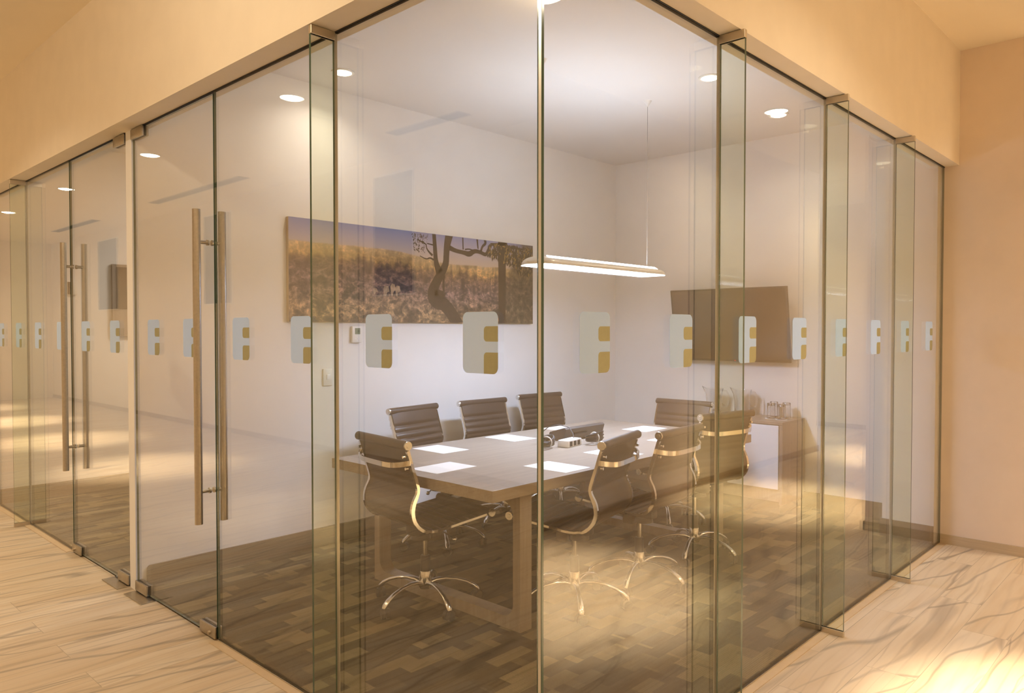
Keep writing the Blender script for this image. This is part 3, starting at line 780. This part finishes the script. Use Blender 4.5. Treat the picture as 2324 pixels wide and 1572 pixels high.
# ------------------------------------------------------------------ pendant lamp
pl = empty('linear_pendant_lamp', (4.125, 3.09, 1.905))
Lh = 0.72; Wd = 0.118
def lens(hw, n=14):
    return [(hw * math.cos(PI * i / n), 0.052 * math.sin(PI * i / n) ** 0.85 if 0 < i < n else 0.0) for i in range(n + 1)]
m = MB(); rings = []
for k in range(25):
    t = -1 + 2 * k / 24
    s_ = 1.0 if abs(t) < 0.86 else math.sqrt(max(0.02, 1 - ((abs(t) - 0.86) / 0.14) ** 2))
    rings.append([m.bm.verts.new((t * Lh, u * s_, v * (0.25 + 0.75 * s_))) for u, v in lens(Wd)])
m.skin(rings); m.build('housing', M['pend_shell'], pl, 50)
MB().box(-Lh * 0.93, Lh * 0.93, -Wd * 0.86, Wd * 0.86, -0.006, -0.0005, 0.002).build('diffuser', M['pend_glow'], pl)
for k in range(62):
    x = -0.60 + 1.20 * k / 61
    y = -0.066; z = 0.0455
    MB().box(-0.0055, 0.0055, -0.017, 0.017, -0.0015, 0.0025, mat=Matrix.Translation((x, y, z)) @ Matrix.Rotation(math.radians(33), 4, 'X')).build('light_slot', M['pend_glow'], pl)
for x in (-0.585, 0.585):
    c = MB().cyl((x, 0, 0.050), (x, 0, ZC - 1.905 - 0.02), 0.0016, seg=8).build('suspension_cable', M['grey_metal'], pl)
    MB().lathe([(0.004, -0.040), (0.030, -0.004), (0.032, 0.0)], 20, (x, 0, ZC - 1.905)).build('ceiling_cup', M['white_plastic'], pl, 40)
tag(pl, 'long slim glowing pendant lamp hung over the conference table', 'lamp')

# ------------------------------------------------------------------ canyon picture
pic = empty('canyon_picture', (2.605, YP - 0.032, 1.557))
PW, PH = 2.42, 0.695
m = MB().box(0, PW, 0, 0.03, 0, PH); m.bm.normal_update()
for f in m.bm.faces: f.material_index = 0 if f.normal.y < -0.9 else 1
m.build('canvas', [M['canvas'], M['canvas_side']], pic)
def stroke(mb, pts, wid, dy, zmax=PH, zmin=0.0):
    """flat painted stroke on the canvas face"""
    # refine
    P = [Vector((a[0], a[1])) for a in pts]; Wd_ = list(wid)
    for _ in range(2):
        Q = [P[0]]; Wq = [Wd_[0]]
        for i in range(len(P) - 1):
            Q += [P[i] * .75 + P[i + 1] * .25, P[i] * .25 + P[i + 1] * .75]; Wq += [Wd_[i] * .75 + Wd_[i + 1] * .25, Wd_[i] * .25 + Wd_[i + 1] * .75]
        Q.append(P[-1]); Wq.append(Wd_[-1]); P, Wd_ = Q, Wq
    prev = None
    cl = lambda p: (min(max(p.x, 0.001), PW - 0.001), dy, min(max(p.y, zmin + 0.001), zmax - 0.001))
    for i, p in enumerate(P):
        t = (P[min(i + 1, len(P) - 1)] - P[max(i - 1, 0)]).normalized(); n_ = Vector((-t.y, t.x)) * Wd_[i] / 2
        cur = (mb.bm.verts.new(cl(p + n_)), mb.bm.verts.new(cl(p - n_)))
        if prev: mb._tag([mb.bm.faces.new((prev[0], prev[1], cur[1], cur[0]))])
        prev = cur
K = 0.00078
tr = MB()
def S(pts, w, dy=-0.0008): stroke(tr, pts, [q * K for q in w], dy)
S([(1.526, -.03), (1.385, .15), (1.264, .169), (1.238, .231), (1.279, .312), (1.347, .407), (1.386, .467), (1.39, .554), (1.398, .624), (1.425, .72)], (150, 140, 150, 130, 110, 92, 80, 76, 84, 105))
S([(1.317, .394), (1.279, .472), (1.272, .574), (1.258, .72)], (95, 58, 52, 46))
S([(1.417, .602), (1.495, .579), (1.575, .574), (1.64, .561), (1.698, .598), (1.773, .589), (1.832, .569), (1.858, .619), (1.884, .664)], (55, 42, 42, 62, 46, 38, 42, 32, 28))
S([(1.773, .601), (1.79, .644), (1.832, .666), (1.807, .72)], (30, 26, 34, 34)); S([(1.571, .597), (1.567, .72)], (16, 15)); S([(1.739, .616), (1.727, .72)], (14, 28))
S([(1.377, .219), (1.324, .24), (1.264, .232)], (44, 58, 60)); S([(1.362, .247), (1.355, .333), (1.374, .374)], (30, 26, 16))
S([(1.257, .493), (1.22, .508), (1.183, .491), (1.118, .514)], (22, 16, 12, 8)); S([(1.246, .526), (1.213, .547), (1.183, .578), (1.183, .612), (1.09, .637)], (26, 20, 14, 12, 9)); S([(1.261, .607), (1.191, .615)], (15, 11))
S([(2.025, .72), (2.025, .508), (2.025, .321), (2.024, -.02)], (125, 118, 112, 110)); S([(1.591, .599), (1.64, .608), (1.689, .594)], (16, 12, 22))
S([(1.884, .664), (1.998, .673), (2.088, .693)], (32, 30, 34)); S([(2.07, .679), (2.161, .611), (2.273, .575)], (34, 26, 14)); S([(2.088, .637), (2.179, .663), (2.235, .649), (2.368, .665)], (22, 26, 18, 14))
rl = random.Random(4)
tr.mi = 1
def leaves(n, x0, x1, z0, z1, size, gold=0.0, dy=-0.0014):
    for _ in range(n):
        x = rl.uniform(x0, x1); z = rl.uniform(z0, z1); a = rl.gauss(-PI / 2, 0.6); L_ = size * rl.uniform(.6, 1.4)
        tr.mi = 2 if rl.random() < gold else 1
        d = Vector((math.cos(a), math.sin(a))); q = Vector((-d.y, d.x)); p = Vector((x, z))
        pts = [p, p + d * L_ * .5 + q * L_ * .17, p + d * L_, p + d * L_ * .5 - q * L_ * .17]
        tr._tag([tr.bm.faces.new([tr.bm.verts.new((min(max(v.x, .001), PW - .001), dy - rl.uniform(0, .0006), min(max(v.y, .001), PH - .001))) for v in pts])])
leaves(90, 1.04, 1.16, .55, .69, .017)
leaves(60, 1.05, 1.20, .60, .69, .012)
leaves(150, 1.86, 2.12, .56, .69, .042, .10)
leaves(330, 2.05, 2.41, .52, .69, .040, .22)
leaves(120, 2.20, 2.41, .44, .58, .034, .10)
tr.mi = 3
for (x, z, w_, h_) in ((.80, .23, .055, .085), (.86, .24, .05, .10), (.905, .235, .05, .085), (.70, .225, .04, .05)):
    pts = [(x - w_ / 2, z + h_ * .3), (x - w_ * .2, z + h_ / 2), (x + w_ * .3, z + h_ * .45), (x + w_ / 2, z), (x + w_ * .1, z - h_ * .1), (x - w_ * .15, z - h_ / 2), (x - w_ * .4, z - h_ * .3)]
    tr._tag([tr.bm.faces.new([tr.bm.verts.new((a, -0.001, b)) for a, b in pts])])
tob = tr.build('printed_tree', [M['print_bark'], M['print_leaf'], M['print_gold'], M['print_pale']], pic)
tob['label'] = 'dark gnarled tree and hanging leaves printed on the canyon picture'
tag(pic, 'wide frameless canyon landscape picture with a dark gnarled tree on the white wall', 'picture')

# picture in the second room
p2 = empty('framed_picture', (2.56, 7.62 - 0.034, 1.44))
MB().box(0, 1.5, 0, 0.03, 0, 0.68).build('frame', M['oak_up'], p2)
MB().box(0.035, 1.465, -0.004, 0.001, 0.26, 0.655).build('print', M['screen'], p2)
tag(p2, 'dark framed picture on the far wall of the second room', 'picture')

# ------------------------------------------------------------------ wall switches and thermostats
th = empty('thermostat', (3.150, YP - 0.024, 1.411))
MB().box(-0.040, 0.040, 0, 0.022, 0, 0.117, 0.004).build('body', M['white_plastic'], th, 40)
MB().box(-0.018, 0.026, -0.0016, 0.0005, 0.060, 0.104, 0.0005).build('display', M['lcd'], th)
dg = MB()
for dx in (0.004, 0.015):                       # the two digits on the display: 85
    for (a0, a1, b0, b1) in ((0, .007, .0, .0012), (0, .007, .006, .0072), (0, .007, .012, .0132), (0, .0012, .006, .0132), (.0058, .007, .0, .0072)): dg.box(dx + a0, dx + a1, -0.0026, -0.0014, 0.076 + b0, 0.076 + b1)
dg.box(0.004, 0.0052, -0.0026, -0.0014, 0.076, 0.0832).box(0.0098, 0.011, -0.0026, -0.0014, 0.082, 0.0892)
dg.build('digits', M['black_plastic'], th)
for dx, dz in ((-0.012, 0.028), (0.012, 0.028), (0, 0.040), (0, 0.016)):
    MB().box(dx - 0.005, dx + 0.005, -0.0012, 0.0005, dz - 0.004, dz + 0.004, 0.0008).build('button', M['white_lacquer'], th)
tag(th, 'small white wall thermostat with a green display below the canyon picture', 'thermostat')
sw = empty('light_switch', (2.915, YP - 0.012, 1.115))
MB().box(-0.037, 0.037, 0, 0.011, 0, 0.117, 0.004).build('plate', M['white_plastic'], sw, 40)
MB().box(-0.012, 0.016, -0.005, 0.001, 0.042, 0.078, 0.002).build('rocker', M['white_lacquer'], sw, 40)
tag(sw, 'white light switch low on the picture wall, seen through the glass fin', 'light switch')
s2 = empty('wall_socket', (XB - 0.012, 2.605, 1.27))
MB().box(0, 0.011, -0.037, 0.037, 0, 0.117, 0.004).build('plate', M['white_plastic'], s2, 40)
MB().box(-0.003, 0.001, -0.018, 0.018, 0.03, 0.085, 0.001).build('insert', M['dark_plastic'], s2)
tag(s2, 'small wall socket plate right beside the television', 'wall socket')
t2 = empty('thermostat', (2.225, 7.62 - 0.026, 1.82))
MB().box(-0.04, 0.04, 0, 0.024, 0, 0.12, 0.003).build('body', M['white_plastic'], t2, 40)
MB().box(-0.040, 0.005, -0.0016, 0.0005, 0.004, 0.116, 0.0005).build('display', M['black_plastic'], t2)
tag(t2, 'small thermostat with a black face in the second room, seen between door handles', 'thermostat')

# ------------------------------------------------------------------ television on a tilting bracket
tv = empty('television', (6.215, 3.20, 1.222)); tv.rotation_euler = (0, math.radians(-9), 0)
MB().box(0, 0.028, -0.555, 0.555, 0, 0.652, 0.004).build('body', M['black_plastic'], tv, 40)
MB().box(-0.0012, 0.0005, -0.540, 0.540, 0.020, 0.638).build('screen', M['screen'], tv)
MB().box(0.028, 0.052, -0.38, 0.38, 0.12, 0.52, 0.01).build('rear_housing', M['black_plastic'], tv, 40)
MB().box(0.05, 0.085, -0.10, 0.10, 0.20, 0.44, 0.004).build('wall_bracket', M['steel_dark'], tv)
MB().cyl((-0.0016, -0.05, 0.010), (0.0005, -0.05, 0.010), 0.003, seg=10).build('standby_light', emit('standby_red', (1, 0.05, 0.02), 3.0), tv)
tag(tv, 'flat dark television tilted forward on the back wall', 'television')

# ------------------------------------------------------------------ sideboard with jugs and tumblers
cb = empty('sideboard', (5.873, 2.565, 0.006))
CL = 1.10; CD = XB - BT - 5.873 - 0.004
MB().box(0, CD, 0, CL, 0.728, 0.752, 0.0015).build('top', M['oak'], cb)
MB().box(0.0, CD, 0, 0.026, 0.08, 0.728).build('side_panel', M['oak_up'], cb)
MB().box(0.0, CD, CL - 0.026, CL, 0.08, 0.728).build('side_panel', M['oak_up'], cb)
MB().box(0.025, CD, 0.026, CL - 0.026, 0.10, 0.728).build('carcass', M['oak_up'], cb)
for k in range(2):
    y0 = 0.030 + k * (CL - 0.06) / 2
    MB().box(-0.004, 0.022, y0 + 0.002, y0 + (CL - 0.06) / 2 - 0.002, 0.205, 0.722, 0.0012).build('door', M['white_lacquer'], cb)
MB().box(0.05, CD, 0.04, CL - 0.04, 0.0, 0.10).build('plinth', M['steel_dark'], cb)
tag(cb, 'low oak sideboard with white doors against the back wall', 'sideboard')
ZS = 0.7585
def jug(loc, rz, lab):
    j = empty('glass_jug', loc, rz)
    m = MB(); prof = [(0.050, 0.004), (0.058, 0.004), (0.063, 0.02), (0.066, 0.07), (0.066, 0.12), (0.071, 0.18), (0.081, 0.225)]
    inner = [(r - 0.004, max(z, 0.012)) for r, z in prof[1:]]
    rings = []
    for r, z in [(0.050, 0.0)] + prof[1:] + inner[::-1]:
        ring = []
        for i in range(32):
            a = 2 * PI * i / 32; sp = 1 + (0.30 * math.exp(-((a - PI) / 0.35) ** 2) if z > 0.17 else 0) * ((z - 0.17) / 0.055)
            ring.append(m.bm.verts.new((r * sp * math.cos(a), r * sp * math.sin(a), z + (0.018 * math.exp(-((a - PI) / 0.35) ** 2) if z > 0.2 else 0))))
        rings.append(ring)
    m.skin(rings); m.build('body', M['clear'], j, 50)
    MB().tube([(0.070, 0, 0.205), (0.105, 0, 0.20), (0.122, 0, 0.17), (0.122, 0, 0.11), (0.112, 0, 0.075), (0.092, 0, 0.07), (0.064, 0, 0.085)], 0.0075, 10, up=(0, 1, 0)).build('handle', M['clear'], j, 60)
    tag(j, lab, 'jug', 'glass jugs on the sideboard')
jug((6.105, 3.295, ZS), math.radians(-60), 'clear glass water jug on the sideboard, the left one behind a chair back')
jug((6.14, 3.045, ZS), math.radians(-60), 'clear glass water jug on the sideboard, nearer the tumblers')
GL = [(6.075, 2.752, 'upturned glass tumbler on a white coaster, nearest the jugs'), (6.215, 2.79, 'upturned glass tumbler behind the one nearest the jugs'),
      (6.055, 2.655, 'upturned glass tumbler on a white coaster at the front corner of the sideboard'), (6.195, 2.672, 'upturned glass tumbler furthest from the jugs, near the wall')]
for x, y, lab in GL:
    c = MB().lathe([(0.048, 0.0), (0.049, 0.0012), (0.048, 0.0025)], 28).build('paper_coaster', M['paper'], None, loc=(x, y, ZS))
    tag(c, lab.replace('upturned glass tumbler on a white coaster,', 'round white coaster under the tumbler').replace('upturned glass tumbler on a white coaster', 'round white coaster under the tumbler').replace('upturned glass tumbler', 'round white coaster under the tumbler'), 'coaster', 'white coasters on the sideboard')
    g = empty('glass_tumbler', (x, y, ZS + 0.0027))
    m = MB(); m.lathe([(0.036, 0.0), (0.034, 0.06), (0.032, 0.125), (0.0295, 0.128), (0.0295, 0.110), (0.0315, 0.06), (0.0335, 0.0)], 28, cap0=False, cap1=False)
    m.build('wall', M['clear'], g, 50)
    MB().lathe([(0.0293, 0.106), (0.0295, 0.1275)], 24).build('thick_base', M['clear'], g, 50)
    tag(g, lab, 'glass', 'upturned tumblers on the sideboard')

# ------------------------------------------------------------------ hall ceiling fittings (seen mirrored in the glass)
WARM = (1.0, 0.825, 0.60)
def downlight(x, y, z, lab, area=0.0, spot=0.0, glow_pt=0.0, col=WARM, glow='lamp_glow', r=0.085, cone=39):
    """recessed lamp with a shallow domed lens: a beam, a wide wash and an added point glow for the bulkheads"""
    d = empty('ceiling_downlight', (x, y, z))
    MB().lathe([(r + 0.02, 0.0), (r + 0.019, -0.006), (r + 0.002, -0.008), (r, -0.004), (r, 0.0)], 32, cap0=False, cap1=False).build('trim_ring', M['white_plastic'], d, 50)
    MB().lathe([(r, -0.004), (r * 0.8, -0.012), (r * 0.45, -0.018), (0.004, -0.020)], 32).build('lens', M[glow], d, 60)
    tag(d, lab, 'ceiling light', 'recessed downlights in the ceiling')
    def lamp(kind, power, dz, name):
        L = bpy.data.lights.new(name, kind); L.energy = power; L.color = col
        o = bpy.data.objects.new(name, L); C.objects.link(o); o.location = (0, 0, dz); o.parent = d
        return L
    if area:
        L = lamp('AREA', area, -0.024, 'downlight_wash'); L.shape = 'DISK'; L.size = 2 * r; L.spread = math.radians(140)
    if spot:
        L = lamp('SPOT', spot, -0.03, 'downlight_beam'); L.spot_size = math.radians(cone); L.spot_blend = 1.0; L.shadow_soft_size = r
    if glow_pt:
        L = lamp('POINT', glow_pt, -0.055, 'added_bulkhead_glow'); L.shadow_soft_size = 0.012  # extra point lamp, added to light the bulkheads from the side
LY_ = [((0.0, 2.70), 4, 0, 46, 'hall downlight nearest the glass corner on the door side'), ((0.0, 5.62), 18, 300, 0, 'hall downlight mirrored in the pane left of the glass fin'),
       ((0.0, 8.58), 22, 1000, 0, 'hall downlight mirrored in the nearer glass door'), ((0.0, 11.45), 22, 1000, 0, 'hall downlight mirrored in the far glass door'),
       ((0.0, 14.4), 22, 1000, 0, 'hall downlight mirrored at the left edge of the photo'), ((0.0, 17.3), 20, 600, 0, 'hall downlight at the far left end of the hall'),
       ((0.45, 0.0), 8, 150, 8, 'hall downlight above the spot before the glass corner'), ((3.28, 0.05), 18, 2150, 0, 'hall downlight mirrored at the top right of the glass corner joint'),
       ((6.42, 0.0), 17, 1500, 0, 'hall downlight mirrored between the first and second fin on the right'), ((9.5, 0.03), 20, 1000, 0, 'hall downlight mirrored beside the fin nearest the tan wall'),
       ((10.6, -1.9), 20, 500, 0, 'hall downlight in the far recess past the tan wall')]
for (x, y), a_, s_, p_, lab in LY_:
    downlight(x, y, ZH, lab, a_, s_, p_)
for x, y, lab in ((2.82, 4.18, 'small recessed downlight in the meeting room ceiling above the picture'), (5.70, 2.54, 'small recessed downlight in the meeting room ceiling above the sideboard'), (4.55, 2.50, 'small recessed downlight in the meeting room ceiling near the first right fin')):
    downlight(x, y, ZC, lab, 3.0, 0, 0, (1.0, 0.86, 0.70), 'lamp_glow', 0.055)
for y0, y1, lab in ((4.9, 5.95, 'short grey air slot in the hall ceiling, nearest the glass corner'), (8.95, 11.8, 'long grey air slot in the hall ceiling, mirrored in the nearer door'), (14.3, 16.6, 'long grey air slot in the hall ceiling, mirrored in the far door')):
    v = empty('air_slot', (-1.28, y0, ZH))
    MB().box(-0.075, 0.075, 0, y1 - y0, -0.006, 0.0).build('frame', M['grey_metal'], v)
    MB().box(-0.05, -0.008, 0.02, y1 - y0 - 0.02, -0.0075, -0.0055).build('slot', M['steel_dark'], v); MB().box(0.008, 0.05, 0.02, y1 - y0 - 0.02, -0.0075, -0.0055).build('slot', M['steel_dark'], v)
    tag(v, lab, 'air vent', 'linear air slots in the hall ceiling')
# high dark windows on the opposite hall wall
for n_, (y0, y1) in enumerate(((6.33, 7.03), (10.5, 11.35), (15.0, 16.0))):
    w = empty(f'window_{9 + n_}', (XW, y0, 1.90)); w['kind'] = 'structure'
    MB().box(0, 0.012, 0, y1 - y0, 0, 1.32).build('pane', M['dark_window'], w)
    fr = MB(); fr.box(0, 0.02, -0.02, 0, -0.02, 1.34).box(0, 0.02, y1 - y0, y1 - y0 + 0.02, -0.02, 1.34).box(0, 0.02, 0, y1 - y0, -0.02, 0).box(0, 0.02, 0, y1 - y0, 1.32, 1.34); fr.build('frame', M['white_plastic'], w)

# unseen panel light, added to brighten the second room
pn = empty('added_panel_light', (4.2, 6.1, ZC))
MB().box(-0.62, 0.62, -0.32, 0.32, -0.02, 0.0).build('frame', M['white_plastic'], pn); MB().box(-0.58, 0.58, -0.28, 0.28, -0.022, -0.019).build('lens', M['added_panel_glow'], pn)
tag(pn, 'added unseen ceiling panel that brightens the second room', 'ceiling light')

def area(name, loc, sx, sy, power, col, rot=(0, 0, 0), spread=180, parent=None):
    L = bpy.data.lights.new(name, 'AREA'); L.shape = 'RECTANGLE'; L.size = sx; L.size_y = sy; L.energy = power; L.color = col; L.spread = math.radians(spread)
    o = bpy.data.objects.new(name, L); C.objects.link(o); o.location = loc; o.rotation_euler = rot
    if parent: o.parent = parent
    return o
COOL = (0.45, 0.60, 1.0)
area('pendant_downlight', (0, 0, -0.012), 1.3, 0.19, 36, COOL, parent=pl)
area('pendant_uplight', (0, 0, 0.075), 1.15, 0.10, 15, (0.70, 0.80, 1.0), rot=(PI, 0, 0), parent=pl)
area('added_panel_fill', (0, 0, -0.03), 1.1, 0.5, 50, (1.0, 0.88, 0.76), parent=pn)

# ------------------------------------------------------------------ world, camera, view
w = bpy.data.worlds.new('World'); sc.world = w; w.use_nodes = True
w.node_tree.nodes['Background'].inputs[0].default_value = (1.0, 0.85, 0.65, 1); w.node_tree.nodes['Background'].inputs[1].default_value = 0.05

cam = bpy.data.cameras.new('camera'); co = bpy.data.objects.new('camera', cam); C.objects.link(co)
cam.sensor_width = 36.0; cam.sensor_fit = 'HORIZONTAL'; cam.lens = 36.0 * 1707.5 / 2324
cam.clip_start = 0.02; cam.clip_end = 100
yaw = math.radians(43.415); pit = math.radians(-1.242)
co.location = (0, 0, H_CAM)
co.rotation_euler = (PI / 2 + pit, 0, yaw - PI / 2)
sc.camera = co

sc.view_settings.view_transform = 'Standard'; sc.view_settings.look = 'None'
sc.view_settings.exposure = 0.22; sc.view_settings.gamma = 1.0; sc.view_settings.use_curve_mapping = False
cy = sc.cycles
cy.max_bounces = 14; cy.diffuse_bounces = 5; cy.glossy_bounces = 6; cy.transmission_bounces = 8; cy.transparent_max_bounces = 40
cy.use_denoising = True
try: cy.denoiser = 'OPENIMAGEDENOISE'
except Exception: pass
cy.sample_clamp_indirect = 8.0
cy.caustics_reflective = False; cy.caustics_refractive = False
